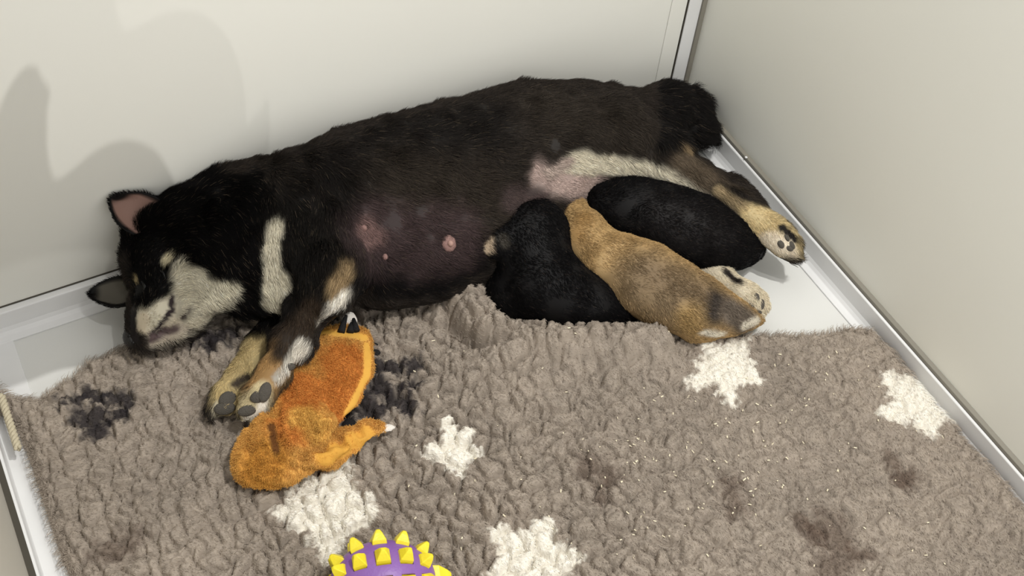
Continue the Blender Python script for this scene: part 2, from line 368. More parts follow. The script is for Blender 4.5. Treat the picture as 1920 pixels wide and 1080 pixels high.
for pts, r in (([(1375, 905), (1385, 945)], 22), ([(1500, 965), (1540, 1000)], 13), ([(1555, 980), (1580, 1030), (1560, 1060)], 30), ([(1600, 1025), (1640, 1030)], 10), ([(1670, 850), (1700, 890)], 14), ([(1710, 885)], 20),
               ([(1105, 870), (1140, 885)], 22), ([(1125, 905), (1130, 930)], 12), ([(190, 1025), (240, 1010)], 22), ([(640, 640), (700, 660)], 12)): stain(pts, r, BR, 1.1, .62, .6)
nx, ny = X.shape; vid = np.arange(nx*ny).reshape(nx, ny); keep = SD > -.001
q = np.stack([vid[:-1, :-1], vid[1:, :-1], vid[1:, 1:], vid[:-1, 1:]], -1)[(keep[:-1, :-1] & keep[1:, :-1] & keep[1:, 1:] & keep[:-1, 1:])]
uq, inv = np.unique(q, return_inverse=True); V = np.stack([X, Y, Z], -1).reshape(-1, 3)[uq]; q = inv.reshape(q.shape); CC = C.reshape(-1, 3)[uq]
rug = empty('fleece_rug', (-.45, -.45, 0)); tag(rug, 'grey-brown fleece rug with white stars, dark paw prints and damp stains', 'rug')
pb = tag(adopt(mesh_obj('pile', V, q, M_pile, None, cols=CC*.92), rug), kind='stuff')
bk = mesh_obj('backing', [(p[0], p[1], z) for z in (.0002, .0016) for p in PO], [tuple(range(len(PO)))[::-1], tuple(range(len(PO), 2*len(PO)))]+[(i, (i+1) % len(PO), len(PO)+(i+1) % len(PO), len(PO)+i) for i in range(len(PO))], M_back)
adopt(bk, rug)
# wool strands: every lock is combed its own way
def rug_pile(n):
    a = (Z-Zb); wgt = keep[1:-1, 1:-1]*(SD[1:-1, 1:-1] > .0005)*1.0
    flat = np.flatnonzero(wgt.ravel()); s = rng.choice(flat, n); i = s//(ny-2)+1; j = s % (ny-2)+1
    P = np.stack([X[i, j]+rng.uniform(-.5, .5, n)*step, Y[i, j]+rng.uniform(-.5, .5, n)*step, Z[i, j]], -1)
    gxn = (Z[i+1, j]-Z[i-1, j])/(2*step); gyn = (Z[i, j+1]-Z[i, j-1])/(2*step); Nn = np.stack([-gxn, -gyn, np.ones(n)], -1); Nn /= np.linalg.norm(Nn, axis=1)[:, None]
    h = ID[i, j]; ang = (h % 6283)/1000.; glob = np.array([-.75, -.35]); dirc = np.stack([np.cos(ang), np.sin(ang)], -1)*.8+glob*.6
    out = np.stack([wx[i, j]-cx[i, j], (wy[i, j]*1.15-cy[i, j])], -1)/.012
    t = dirc+out*.9; t /= np.linalg.norm(t, axis=1)[:, None]+1e-6; T3 = np.stack([t[:, 0], t[:, 1], np.zeros(n)], -1); T3 -= Nn*(T3*Nn).sum(1)[:, None]
    edge = np.clip(1-SD[i, j]/.014, 0, 1); L = rng.uniform(.0018, .0042, n)*(1+2.2*edge)
    segs = 5; pts = np.zeros((n, segs, 3)); cur = P-Nn*.0005; pts[:, 0] = cur
    kink = rng.normal(0, .35, (n, 3)); ph = rng.uniform(0, 6.28, n)
    # strands hang outward at the rug's edge
    ex = np.stack([(SD[np.clip(i-1, 0, nx-1), j]-SD[np.clip(i+1, 0, nx-1), j]), (SD[i, np.clip(j-1, 0, ny-1)]-SD[i, np.clip(j+1, 0, ny-1)]), 0*L], -1)/(2*step)
    for k in range(1, segs):
        w = k/(segs-1); d = T3*(.55+.5*w)+Nn*(.75-.95*w)+kink*np.sin(ph+k*1.9)[:, None]+ex*edge[:, None]*.8
        cur = cur+d*(L/(segs-1))[:, None]; pts[:, k] = cur
    pts[..., 2] = np.maximum(pts[..., 2], .0015)
    c = C[i, j]*np.exp(rng.normal(0, .16, n))[:, None]*(1.08+.0*edge)[:, None]
    return pts, c
pts, c = rug_pile(300000)
o = strands('wool_strands', pts, c, .00022, M_pile); tag(adopt(o, rug), kind='stuff')

def rug_z(x, y):
    i = int(np.clip((x-gx[0])/step, 0, nx-1)); j = int(np.clip((y-gy[0])/step, 0, ny-1)); return Z[i, j]

# ------------------------------------------------------------------ coat materials
M_coat = mat('dog_coat', rough=.62, attr=True, spec=.18)
M_hair = mat('dog_hair', rough=.7, attr=True, spec=.08)
M_pad = mat('paw_pad', (84, 80, 74), .8, spec=.15, bump=.8, bscale=900)
M_nose = mat('dog_nose', (16, 15, 15), .35, spec=.5, bump=.5, bscale=1200)
M_skin = mat('nipple_skin', (138, 108, 102), .7, bump=.7, bscale=900)
M_eye = mat('eyelid_black', (9, 8, 8), .4)
M_claw = mat('claw', (60, 52, 46), .35, spec=.5)

# ------------------------------------------------------------------ mother dog
B = Body((-.86, -.47, .0), (.0, .005, .235), .0036)
zc = .088
B.limb([(585, 405, zc, 118), (690, 385, zc, 134), (800, 355, zc, 134), (900, 325, zc, 128), (990, 292, zc, 122), (1075, 262, .08, 96), (1150, 256, .075, 78), (1215, 262, .07, 58)], .03)
B.limb([(640, 455, .075, 100), (720, 478, .07, 92), (805, 462, .07, 92), (890, 420, .07, 88), (985, 375, .065, 84), (1060, 350, .06, 60)], .03)       # deep chest to belly
B.limb([(620, 380, .12, 96), (530, 425, .10, 108), (450, 432, .09, 102), (370, 442, .085, 92)], .03)                                       # withers, ruff, neck
B.limb([(540, 500, .085, 85), (470, 520, .07, 78)], .03)
# head: skull, brow, cheeks, muzzle, jaw
B.limb([(318, 447, .088, 78)], .02).limb([(292, 500, .080, 56)], .02).limb([(372, 528, .075, 60)], .02).limb([(345, 560, .068, 50)], .02)
B.limb([(308, 545, .074, 50), (290, 588, .062, 42), (276, 618, .050, 32), (268, 630, .046, 25)], .012)
B.limb([(360, 580, .055, 40), (332, 608, .046, 31), (302, 628, .040, 22)], .008)
B.limb([(322, 560, .104, 5), (322, 590, .087, 4), (305, 618, .062, 4), (280, 637, .05, 3)], .006, cut=True)      # mouth line
B.limb([(352, 585, .094, 4), (340, 606, .066, 4)], .006, cut=True)
B.limb([(470, 360, .10, 42), (440, 385, .10, 60)], .03)
# shoulder, upper foreleg
B.limb([(590, 440, .13, 72), (620, 500, .12, 58), (612, 548, .105, 48)], .02)
B.limb([(640, 520, .10, 34)], .02)
B.limb([(610, 545, .10, 46), (575, 590, .082, 37), (543, 640, .07, 28), (517, 690, .062, 25), (494, 730, .056, 27)], .010)
B.limb([(572, 640, .072, 20), (568, 660, .064, 15)], .010)
B.limb([(494, 738, .058, 22), (492, 762, .050, 17), (486, 772, .046, 12)], .005).limb([(478, 738, .054, 22), (466, 768, .046, 18), (458, 780, .040, 11)], .005).limb([(506, 730, .050, 13), (503, 748, .044, 11)], .005)
# lower foreleg
B.limb([(540, 590, .04, 34), (490, 645, .038, 25), (455, 695, .036, 23), (434, 732, .036, 25)], .005)
B.limb([(436, 738, .040, 20), (430, 760, .036, 17)], .005).limb([(418, 738, .036, 20), (406, 766, .030, 17), (400, 775, .027, 10)], .005)
# hind: rump, thigh, upper leg
B.limb([(1150, 250, .12, 60), (1065, 275, .125, 50), (1030, 310, .115, 34)], .03)
B.limb([(1150, 262, .11, 66), (1235, 295, .10, 46), (1310, 338, .09, 30), (1375, 380, .08, 22), (1425, 417, .072, 21), (1455, 441, .065, 23), (1470, 453, .06, 23)], .018)
B.limb([(1330, 350, .075, 22), (1375, 362, .072, 24), (1412, 385, .07, 20)], .014)                     # hock
B.limb([(1470, 446, .066, 17), (1489, 455, .060, 12)], .006).limb([(1472, 462, .062, 17), (1493, 474, .055, 12)], .006).limb([(1464, 468, .052, 15), (1483, 483, .046, 11)], .006)
B.limb([(1080, 300, .10, 40), (1200, 305, .09, 28)], .02)
# lower hind leg
B.limb([(1180, 400, .04, 50), (1270, 470, .035, 34), (1345, 518, .035, 22), (1395, 556, .035, 25), (1405, 566, .035, 26)], .014)
B.limb([(1405, 552, .04, 19), (1424, 555, .038, 13)], .006).limb([(1408, 568, .038, 19), (1432, 574, .034, 13)], .006).limb([(1400, 582, .03, 17), (1420, 592, .027, 12)], .006)
# tail root under its brush
B.limb([(1180, 228, .09, 50), (1240, 213, .07, 50), (1282, 220, .055, 46), (1302, 243, .05, 30), (1324, 264, .035, 9)], .012)
B.floor(.004)
V, Q, N = B.mesh()
V[:, 1] = np.minimum(V[:, 1], -.0035); V[:, 0] = np.minimum(V[:, 0], -.0125)
k = Skin(V, Q, N, (44, 39, 35), .012)
BK = (9, 8, 8); WH = (205, 198, 178); TAN = (176, 140, 92); GR = (96, 84, 70)
k.spot([(620, 330), (600, 500)], 90, (26, 23, 21), 1.2, length=.014)
k.spot([(700, 260), (900, 220)], 60, (30, 27, 25), 1.2)
k.spot([(740, 330), (900, 380)], 60, (58, 51, 44), 1.6, power=.6)
k.spot([(1020, 200), (1190, 260)], 60, (54, 48, 42), 1.5, power=.7)
k.spot([(300, 400), (420, 420), (470, 540)], 118, BK, .35, length=.013)
k.spot([(540, 400), (560, 560)], 60, (22, 20, 18), .9, length=.014)
k.spot([(700, 520), (820, 530), (880, 490)], 50, (18, 16, 16), .8, length=.009)
# belly skin
k.spot([(705, 440), (780, 450), (850, 450)], 66, (70, 57, 57), 1.0, .25, .008, .9)
k.spot([(690, 425), (700, 440)], 22, (120, 96, 92), 1.2, .3, .008)
k.spot([(1015, 335), (1055, 345), (1110, 350)], 30, (180, 160, 152), .9, .3, .005)
k.spot([(960, 380), (1010, 380)], 28, (78, 66, 64), 1.2, length=.007)
k.spot([(1075, 306), (1130, 315), (1210, 328), (1290, 352), (1370, 392), (1420, 440)], 24, (214, 206, 186), .6, length=.010)
k.spot([(1030, 325), (1060, 310)], 12, (176, 160, 150), .9, length=.009)
k.spot([(1275, 285), (1330, 335), (1390, 385)], 26, GR, 1.0, length=.010)
k.spot([(1275, 262), (1290, 270)], 8, (140, 120, 92), 1.2)
k.spot([(1350, 352), (1420, 383)], 20, (42, 38, 35), .5, length=.006)
k.spot([(1345, 362), (1400, 402)], 11, (156, 138, 108), 1.2, .2, .009)
k.spot([(1415, 415), (1465, 455)], 42, (204, 184, 140), .5, length=.005)
k.spot([(1475, 475), (1440, 460)], 22, (216, 204, 184), .7, length=.004)
k.spot([(1468, 420), (1497, 446)], 9, (30, 26, 24), .5, length=.003)
k.spot([(1340, 505), (1410, 560), (1425, 590)], 50, (212, 200, 176), .4, length=.005)
k.spot([(1355, 497), (1385, 522)], 7, (40, 34, 32), .5)
# face
k.spot([(350, 518), (335, 560), (372, 560), (404, 552)], 33, WH, .3, .2, .007)
k.spot([(356, 520), (360, 580), (330, 615)], 30, WH, .35, length=.006)
k.spot([(400, 575), (420, 545)], 24, WH, .4, length=.009)
k.spot([(285, 600), (300, 590), (310, 620)], 34, (196, 186, 166), .4, length=.004)
k.spot([(288, 572), (276, 592)], 15, (168, 134, 92), .9, length=.004)
k.spot([(280, 570), (275, 600), (300, 590)], 26, WH, .4, .2, .004); k.spot([(268, 470), (262, 515), (262, 545)], 34, BK, .3, .2, .006)
k.spot([(300, 500), (296, 540)], 20, BK, .5, length=.006)
k.spot([(316, 485)], 11, (200, 190, 160), .4, .2, .005)
k.spot([(249, 526)], 6, (150, 135, 100), .5, length=.003)
k.spot([(345, 622), (320, 640), (290, 648)], 13, (176, 166, 150), .7, .2, .003); k.spot([(395, 600), (370, 612)], 14, (190, 182, 162), .8, .2, .005)
k.spot([(262, 600), (262, 622)], 12, (186, 174, 152), .8, .2, .003); k.spot([(244, 590), (246, 640)], 9, (24, 20, 20), .7, .1, .002)
k.spot([(325, 562), (324, 590), (308, 612), (285, 632)], 6, (44, 36, 38), .7, rough=.1, length=.002)
k.spot([(312, 625), (282, 645), (330, 622)], 10, (84, 70, 70), 1.2, .2, .002)
k.spot([(354, 588), (342, 606)], 6, (60, 52, 50), .8, length=.003)
# chest blaze, forelegs
k.spot([(512, 412), (502, 460), (500, 505)], 17, WH, .5, length=.012)
k.spot([(508, 520), (514, 570)], 26, WH, .4, length=.012)
k.spot([(655, 500), (640, 540)], 20, (150, 128, 96), 1.0, length=.014)
k.spot([(662, 540), (632, 568), (604, 600)], 13, (214, 208, 196), .7, length=.012)
k.spot([(530, 660), (500, 715)], 34, (158, 124, 80), .8, length=.005)
k.spot([(590, 580), (556, 612), (530, 645)], 28, (58, 48, 39), 1.0, .2, .007)
k.spot([(572, 640), (550, 672), (526, 712)], 9, (214, 208, 196), .9, .2, .010)
k.spot([(575, 655)], 16, (214, 208, 196), .6, length=.014)
k.spot([(485, 650), (450, 700), (430, 735)], 34, (190, 170, 124), .5, length=.005)
k.spot([(495, 730), (470, 765), (455, 785)], 24, (196, 182, 146), .7, length=.004)
k.spot([(505, 745), (495, 775), (460, 790)], 9, (222, 216, 204), .7, length=.004)
k.spot([(446, 715), (470, 700)], 9, (60, 52, 44), .9, length=.004)
k.spot([(405, 760), (415, 780)], 12, (190, 182, 160), .9, length=.004)
tail = (k.uv[:, 0] > 1225) & (k.V[:, 1] > -.16) & (k.uv[:, 1] < 275)
k.L = np.where(tail, np.maximum(k.L, .020), k.L); k.C[tail & (k.C.mean(1) < .04)] = lin((24, 22, 21))
ruff = (k.uv[:, 0] < 540) & (k.uv[:, 1] < 400); k.L = np.where(ruff, k.L*1.0, k.L)
dog = mesh_obj('dog', V, Q, M_coat, cols=k.C*(.5+.5*np.clip((.0065-k.L)/.003, 0, 1))[:, None])  # mesh colour darkened under long hair to match the coat's self-shading
tag(dog, 'black and tan dog with white blaze lying on her side against the back panel', 'dog')
dirs = [((270, 630), (300, 520)), ((300, 480), (420, 400)), ((430, 420), (640, 400)), ((640, 380), (900, 330)), ((900, 330), (1150, 250)), ((700, 460), (900, 430)), ((1150, 280), (1440, 440)), ((1200, 230), (1330, 235)), ((600, 540), (480, 750)), ((560, 590), (420, 750)), ((620, 420), (610, 540)), ((1300, 490), (1410, 570)), ((510, 420), (515, 570)), ((400, 520), (440, 560))]
DA = np.array([at(a[0], a[1], .09) for a, b in dirs]); DB = np.array([at(b[0], b[1], .09) for a, b in dirs]); DD = (DB-DA)/np.linalg.norm(DB-DA, axis=1)[:, None]
def dogflow(P, Nn):
    out = np.zeros_like(P)
    for a, b, d in zip(DA, DB, DD):
        t = np.clip(((P-a)@(b-a))/((b-a)@(b-a)), 0, 1); q = np.linalg.norm((P-a-t[:, None]*(b-a))*[1, 1, .3], axis=1); out += d*(1/(q+.012)**3)[:, None]
    out /= np.linalg.norm(out, axis=1)[:, None]; out += np.array([.0, -.35, -.35]); return out
tag(fur('coat', k, 300000, dogflow, M_hair, lay=.86, rad=.00020, jit=.10, cvar=.26, parent=dog, fleck=((84, 74, 62), .03)), kind='stuff')
DOG = k
def surf_frame(kk, px, py):
    p = kk.pick(px, py); i = np.argmin(np.linalg.norm(kk.V-p, axis=1)); return p, frame_at(_n(kk.N[i]))
def screen_axes(n, ang):           # tangent frame turned so its long side follows an angle in the picture plane
    t = M @ np.array([math.cos(ang), math.sin(ang), 0]); t = _n(t-n*(t@n)); return np.array([t, np.cross(n, t), n])
def pad(px, py, rx, ry, ang, kk, parent, name='paw_pad', m=None, out=-.0006, th=.0026):
    p, A = surf_frame(kk, px, py); n = _n(A[2]*.5+_n(CAM-p)*.5); A = screen_axes(n, math.radians(ang))
    return blob(name, p+n*out, A, (rx/PXM, ry/PXM, th), m or M_pad, parent)
for a in ((489, 751, 15, 10, -20), (467, 776, 16, 9, -15), (505, 735, 10, 17, 15), (424, 744, 15, 12, -35), (412, 768, 18, 11, -10), (548, 686, 14, 7, -10),
          (1484, 446, 8, 4, 60), (1492, 462, 9, 5, 55), (1481, 472, 8, 5, 30), (1465, 466, 9, 6, 60),
          (1424, 552, 8, 5, 80), (1436, 572, 10, 5, 95), (1424, 590, 10, 5, 30), (1410, 583, 8, 6, 60)): pad(*a, DOG, dog)
# nose with nostrils
p = at(250, 634, .046); A = screen_axes(_n(CAM-p), math.radians(60)); nose = blob('nose', p, A, (.012, .0105, .012), M_nose, dog, 18, 12)
for s in (-1, 1): blob('nostril', p+A[2]*.0105+A[0]*.004*s-A[1]*.002, A, (.0018, .0028, .0015), M_eye, nose)
for e in ([(300, 500), (307, 508), (305, 520)], [(258, 533), (263, 538), (262, 546)]):
    tube('eyelid', [DOG.pick(*q)+.0006 for q in e], [.0012, .0018, .0010], M_eye, dog)
for px, py, r in ((850, 455, 13), (727, 487, 5), (690, 430, 5)):
    p, A = surf_frame(DOG, px, py); nip = blob('nipple', p, A, (r/PXM, r*1.15/PXM, .005 if r > 8 else .004), M_skin, dog, 18, 12, lambda q: q*(1+.04*math.sin(7*math.atan2(q[1], q[0]))))
    if r > 8: blob('teat', p+A[2]*.005, A, (.0032, .0036, .0035), mat('teat_skin', (160, 128, 118), .6), nip)
# ears: cupped leaves of skin with a furred rim
def ear(tip, basea, baseb, zt, zb, bulge, inner, outer, name='ear'):
    T = at(*tip, zt); A0 = at(*basea, zb); B0 = at(*baseb, zb); nrm = _n(np.cross(B0-A0, T-A0)); nrm = nrm if nrm@(CAM-T) > 0 else -nrm
    nu, nv = 22, 22; g = np.zeros((nv+1, nu+1, 3))
    for j in range(nv+1):
        v = j/nv; wdt = (1-v**2.0)**.62*(1+.18*math.sin(math.pi*v)); mid = (A0+B0)/2*(1-v)+T*v; hw = (B0-A0)/2*wdt
        for i in range(nu+1):
            u = 2*i/nu-1; g[j, i] = mid+hw*u-nrm*bulge*(1-u*u)*(1-v*.75)+nrm*.002*abs(u)**3
    g[..., 1] = np.minimum(g[..., 1], -.006); V2 = g.reshape(-1, 3); W2 = nu+1; f = [(j*W2+i, j*W2+i+1, (j+1)*W2+i+1, (j+1)*W2+i) for j in range(nv) for i in range(nu)]
    u = np.tile(np.linspace(-1, 1, nu+1), nv+1); v = np.repeat(np.linspace(0, 1, nv+1), nu+1)
    e = np.clip((np.maximum(np.abs(u), v*.98)-.74)/.12, 0, 1)[:, None]; c = np.array(lin(inner))*(1-e)+np.array(lin(outer))*e
    n = len(V2); Vb = V2-nrm*.0032; Cb = np.tile(lin(outer), (n, 1)); ff = f+[tuple(x+n for x in q[::-1]) for q in f]
    rim = [j*W2 for j in range(nv+1)][::-1]+[j*W2+nu for j in range(nv+1)]; rim = [i for i in range(W2)][::-1]*0+rim
    loop = [nv*W2+i for i in range(W2)]; edge = [j*W2+nu for j in range(nv+1)]+[nv*W2+i for i in range(nu-1, -1, -1)]+[j*W2 for j in range(nv-1, -1, -1)]+list(range(1, nu))
    for a, b in zip(edge, edge[1:]+edge[:1]): ff.append((b, a, a+n, b+n))
    o = mesh_obj(name, np.concatenate([V2, Vb]), ff, M_coat, dog, cols=np.concatenate([c, Cb]))
    # short rim hair
    sk = Skin.__new__(Skin); sk.V = np.concatenate([V2, Vb]); sk.Q = np.array([q for q in f]+[tuple(x+n for x in q[::-1]) for q in f]); sk.N = np.concatenate([np.tile(nrm, (n, 1)), np.tile(-nrm, (n, 1))])
    sk.C = np.concatenate([c, Cb]); sk.L = np.concatenate([np.where(e[:, 0] > .4, .005, .0025), np.full(n, .005)])
    tag(fur('ear_fur', sk, 5000, lambda P, Nn: np.tile(_n(T-(A0+B0)/2), (len(P), 1)), M_hair, lay=.9, rad=.00022, jit=.12, parent=o, minz=-2), kind='stuff')
    return o
ear((214, 358), (326, 398), (250, 440), .152, .128, .012, (132, 104, 94), (10, 9, 9))
ear((168, 550), (250, 520), (246, 572), .048, .062, .008, (84, 80, 72), (12, 11, 11))
for i in range(9):                # whiskers and belly wisps
    a = (rng.uniform(285, 310), rng.uniform(600, 625)); p0 = DOG.pick(*a); p1 = at(a[0]+rng.uniform(-10, 50), a[1]+rng.uniform(15, 38), .03)
    tube('whisker', [p0, (p0+p1)/2+[0, 0, .004], p1], [.00025, .0002, .0001], M_claw, dog, 4)

# ------------------------------------------------------------------ puppies
def puppy(limbs, base, spots, label, box_, n=26000, length=.006, flow=(1, -.5, 0), fleck=None, name='puppy'):
    b = Body(*box_, .0030)
    for pts_, kk, *r in limbs: b.limb(pts_, kk, *r)
    b.floor(.004); V, Q, N = b.mesh(); s = Skin(V, Q, N, base, length)
    for a in spots: s.spot(*a[:-1], **a[-1]) if isinstance(a[-1], dict) else s.spot(*a)
    o = mesh_obj(name, V, Q, M_coat, cols=s.C); tag(o, label, 'puppy', 'puppies nursing at the mother')
    fl = np.array(flow, float)
    tag(fur('coat', s, n, lambda P, Nn: np.tile(fl, (len(P), 1))+[0, 0, -.3], M_hair, lay=.84, rad=.00024, jit=.14, cvar=.3, parent=o, fleck=fleck), kind='stuff')
    return o, s
bx = lambda a, b: (tuple(np.minimum(a, b)), tuple(np.maximum(a, b)))
# black puppy at the front, head tucked under the mother's belly, pale muzzle showing
p1, s1 = puppy([
    ([(990, 430, .085, 60)], .02), ([(960, 445, .090, 46), (928, 456, .095, 26), (908, 458, .095, 18)], .012), ([(1015, 435, .080, 50), (1005, 480, .068, 60)], .02),
    ([(1000, 480, .062, 60), (1010, 530, .055, 64), (1055, 550, .048, 56), (1110, 570, .040, 42), (1160, 582, .032, 28)], .02),
    ([(960, 500, .05, 40), (955, 555, .04, 38), (985, 580, .03, 26)], .015), ([(1150, 582, .03, 22), (1188, 590, .026, 13)], .008), ([(1100, 590, .025, 18), (1130, 598, .022, 12)], .008),
    ([(1040, 395, .088, 16), (1052, 418, .082, 12), (1054, 432, .078, 6)], .006, .6), ([(948, 500, .05, 18), (932, 462, .055, 14)], .01)],
    (9, 8, 9), [([(907, 448), (908, 470)], 14, (178, 160, 138), .6), ([(946, 440), (952, 452)], 10, (58, 54, 48), .8)],
    'black puppy with a pale muzzle nursing nearest the rug fold', ((-.46, -.40, 0), (-.22, -.05, .14)), 30000, .005, (.5, -.8, 0), ((60, 52, 46), .03))
# tan puppy in the middle
p2, s2 = puppy([
    ([(1062, 405, .072, 38)], .02), ([(1064, 405, .070, 40), (1090, 440, .068, 46), (1128, 482, .062, 46)], .010),
    ([(1165, 496, .058, 56), (1205, 522, .056, 64), (1260, 555, .05, 60), (1310, 575, .046, 50), (1360, 592, .035, 34), (1400, 598, .028, 22)], .02),
    ([(1280, 590, .035, 34), (1300, 620, .026, 19), (1325, 630, .022, 12)], .01), ([(1395, 590, .03, 22), (1420, 600, .022, 12)], .01)],
    (160, 132, 90), [([(1200, 535), (1300, 570)], 68, (126, 108, 84), 1.5, .08), ([(1230, 500), (1320, 545)], 26, (108, 90, 68), 1.8, .08, None, .7), ([(1350, 560), (1345, 590)], 20, (60, 54, 50), 1.5, .1),
      ([(1378, 582), (1405, 600)], 32, (100, 90, 80), 1.0, .1), ([(1292, 600), (1300, 622)], 26, (156, 130, 88), 1.4, .1), ([(1120, 505), (1165, 450)], 13, (174, 146, 104), 1.5, .08),
      ([(1322, 632), (1345, 636)], 12, (214, 206, 190), .8), ([(1400, 618), (1425, 606)], 10, (200, 192, 176), .9), ([(1095, 400), (1075, 440)], 16, (142, 112, 70), 1.6, .08)],
    'tan puppy with a greyish back nursing between two black puppies', ((-.40, -.43, 0), (-.09, -.10, .14)), 38000, .005, (.7, -.7, 0))
# black puppy at the back, between the hind legs
p3, s3 = puppy([
    ([(1135, 385, .070, 46), (1180, 395, .070, 56), (1240, 415, .066, 66), (1300, 435, .060, 66), (1350, 452, .052, 50), (1385, 462, .045, 36), (1415, 468, .035, 18)], .02),
    ([(1095, 375, .066, 24)], .015), ([(1370, 480, .030, 22), (1400, 480, .026, 12)], .01), ([(1120, 350, .075, 14), (1095, 360, .070, 8)], .008)],
    (11, 10, 11), [([(1250, 400), (1350, 440)], 50, (24, 21, 21), 1.4, {'power': .7})],
    'black puppy lying between the hind legs of the mother, head hidden', ((-.36, -.33, 0), (-.05, -.05, .14)), 34000, .005, (1, -.4, 0), ((60, 52, 46), .03))

# ------------------------------------------------------------------ fox toy
M_plush = mat('toy_plush', rough=.9, attr=True, spec=.05); M_felt = mat('yellow_felt', (214, 158, 60), .9, bump=.8, bscale=500)
M_blackfelt = mat('black_felt', (24, 23, 24), .85, bump=.7, bscale=700); M_whitefelt = mat('white_felt', (222, 216, 208), .85, bump=.6, bscale=700)
tz = .042
b = Body((-.76, -.42, .0), (-.50, -.16, .10), .0026)
b.limb([(600, 650, tz, 40), (655, 645, tz, 38), (650, 690, tz, 46), (620, 740, tz, 50), (590, 780, tz, 48)], .012, .34)
b.limb([(560, 690, tz, 36), (560, 740, tz, 50), (530, 790, tz, 48)], .012, .34)
b.limb([(560, 790, .046, 52), (530, 830, .046, 62), (505, 855, .044, 60), (490, 870, .042, 50)], .014, .42)
b.limb([(560, 845, .045, 46), (540, 880, .042, 34)], .012, .45)
b.limb([(580, 860, .042, 26), (620, 850, .040, 27), (655, 828, .038, 22), (690, 808, .036, 15), (715, 804, .035, 10)], .010, .6)
b.limb([(555, 765, .062, 14), (590, 780, .062, 20), (600, 810, .058, 16)], .008, .6)                 # ruffle
b.limb([(540, 775, .064, 10), (548, 830, .062, 12), (535, 845, .060, 10)], .007, .7)
b.limb([(504, 795, .060, 9), (508, 838, .058, 9)], .006, .8).limb([(548, 770, .064, 12), (562, 805, .062, 14), (556, 850, .058, 12)], .006, .8)
b.limb([(592, 768, .062, 16), (612, 792, .058, 15), (600, 826, .054, 12)], .006, .7).limb([(575, 862, .056, 14), (612, 862, .054, 12), (650, 838, .050, 9)], .006, .7).limb([(478, 868, .056, 10), (500, 892, .054, 10), (535, 900, .050, 9)], .006, .7)
b.limb([(516, 792, .064, 9), (523, 838, .062, 8)], .003, cut=True).limb([(578, 800, .066, 6), (582, 845, .062, 6)], .004, cut=True).limb([(600, 842, .060, 5), (640, 822, .056, 5)], .004, cut=True)
V, Q, N = b.mesh(); t0 = proj(V)[0]; low = np.clip((t0[:, 1]-760)/40, 0, 1); V[:, 2] += .0022*vnoise(V, 60, 41)+(.0012+.003*low)*(1-np.abs(vnoise(V, 95, 42))*2)+.0012*low*vnoise(V, 260, 43)
t = Skin(V, Q, N, (212, 162, 88), .0045)
t.spot([(640, 665), (650, 700), (630, 745)], 42, (208, 138, 68), .6); t.spot([(570, 720), (560, 760), (540, 790)], 42, (206, 136, 68), .6)
t.spot([(500, 850), (480, 880)], 46, (196, 142, 66), .9); t.spot([(517, 796), (523, 836)], 9, (96, 62, 34), .7, .1, .002)
t.spot([(570, 775), (600, 800)], 30, (208, 162, 84), .9); t.spot([(620, 850), (690, 808)], 22, (206, 154, 70), .5, .1, .0015)
t.spot([(690, 640), (695, 700), (660, 775)], 8, (210, 160, 74), .6, .1, .001); t.spot([(590, 615), (690, 628)], 9, (210, 160, 74), .6, .1, .001)
toy = mesh_obj('fox_toy', V, Q, M_plush, cols=t.C); tag(toy, 'flat orange and yellow plush fox toy lying beside the front paws', 'dog toy')
tag(fur('plush', t, 52000, lambda P, Nn: np.stack([-.4+0*P[:, 0], -.8+0*P[:, 0], 0*P[:, 0]], 1), M_plush, lay=.55, rad=.00030, jit=.4, cvar=.10, parent=toy), kind='stuff')
def tl(name, pts, m, label=None, flat=.45):
    P = [at(x, y, z) for x, y, z, r in pts]; bb = Body(np.min(P, 0)-.03, np.max(P, 0)+.03, .0016); bb.limb(pts, .006, flat); v, q, n = bb.mesh(); o = mesh_obj(name, v, q, m, toy)
    if label: o['label'] = label
    return o
tl('tail_tip', [(714, 803, .036, 11), (730, 802, .035, 6), (742, 801, .034, 2)], M_whitefelt, 'white felt tail tip')
tl('foot', [(655, 795, .032, 13), (648, 803, .032, 10)], M_blackfelt, 'black felt foot')
tl('foot', [(701, 652, .034, 12), (706, 660, .034, 9)], M_blackfelt, 'black felt foot')
tg = tl('foot', [(652, 622, .042, 19), (655, 600, .044, 13), (656, 592, .044, 9)], M_whitefelt, 'white foot with black stripes')
for a, bq in (((640, 622), (649, 592)), ((657, 622), (659, 606)), ((668, 620), (663, 598))):
    pa = at(*a, .053); pc = at(*bq, .0515); tube('stripe', [pa, pa*.5+pc*.5+[0, 0, .001], pc], [.0042, .003, .0018], M_blackfelt, tg, 8)

# ------------------------------------------------------------------ spiky ball
M_purple = mat('purple_rubber', (128, 88, 160), .42, spec=.45, var=.05, vscale=20, bump=.2, bscale=400); M_yellow = mat('yellow_rubber', (226, 208, 44), .4, spec=.4, var=.05, vscale=30, bump=.2, bscale=300)
bc = at(718, 1094, .050); ball = empty('spiky_ball', (bc[0], bc[1], .012)); tag(ball, 'purple rubber ball with yellow spikes at the bottom edge of the photo', 'dog toy')
Rb = Matrix.Rotation(math.radians(-17), 3, 'Z') @ Matrix.Rotation(math.radians(4), 3, 'Y') @ Matrix.Rotation(math.radians(16), 3, 'X'); Rb = np.array(Rb); ra, rb_ = .049, .039
def ep(th, ph, s=1.0): return bc+Rb@(np.array([ra*math.cos(th), rb_*math.sin(th)*math.cos(ph), rb_*math.sin(th)*math.sin(ph)])*s)
rows, cols_ = 7, 9; holes = []; v = []; f = []; nu, nv = rows*8, cols_*8
for i in range(nu+1):
    for j in range(nv): v.append(ep(math.pi*i/nu, 2*math.pi*j/nv))
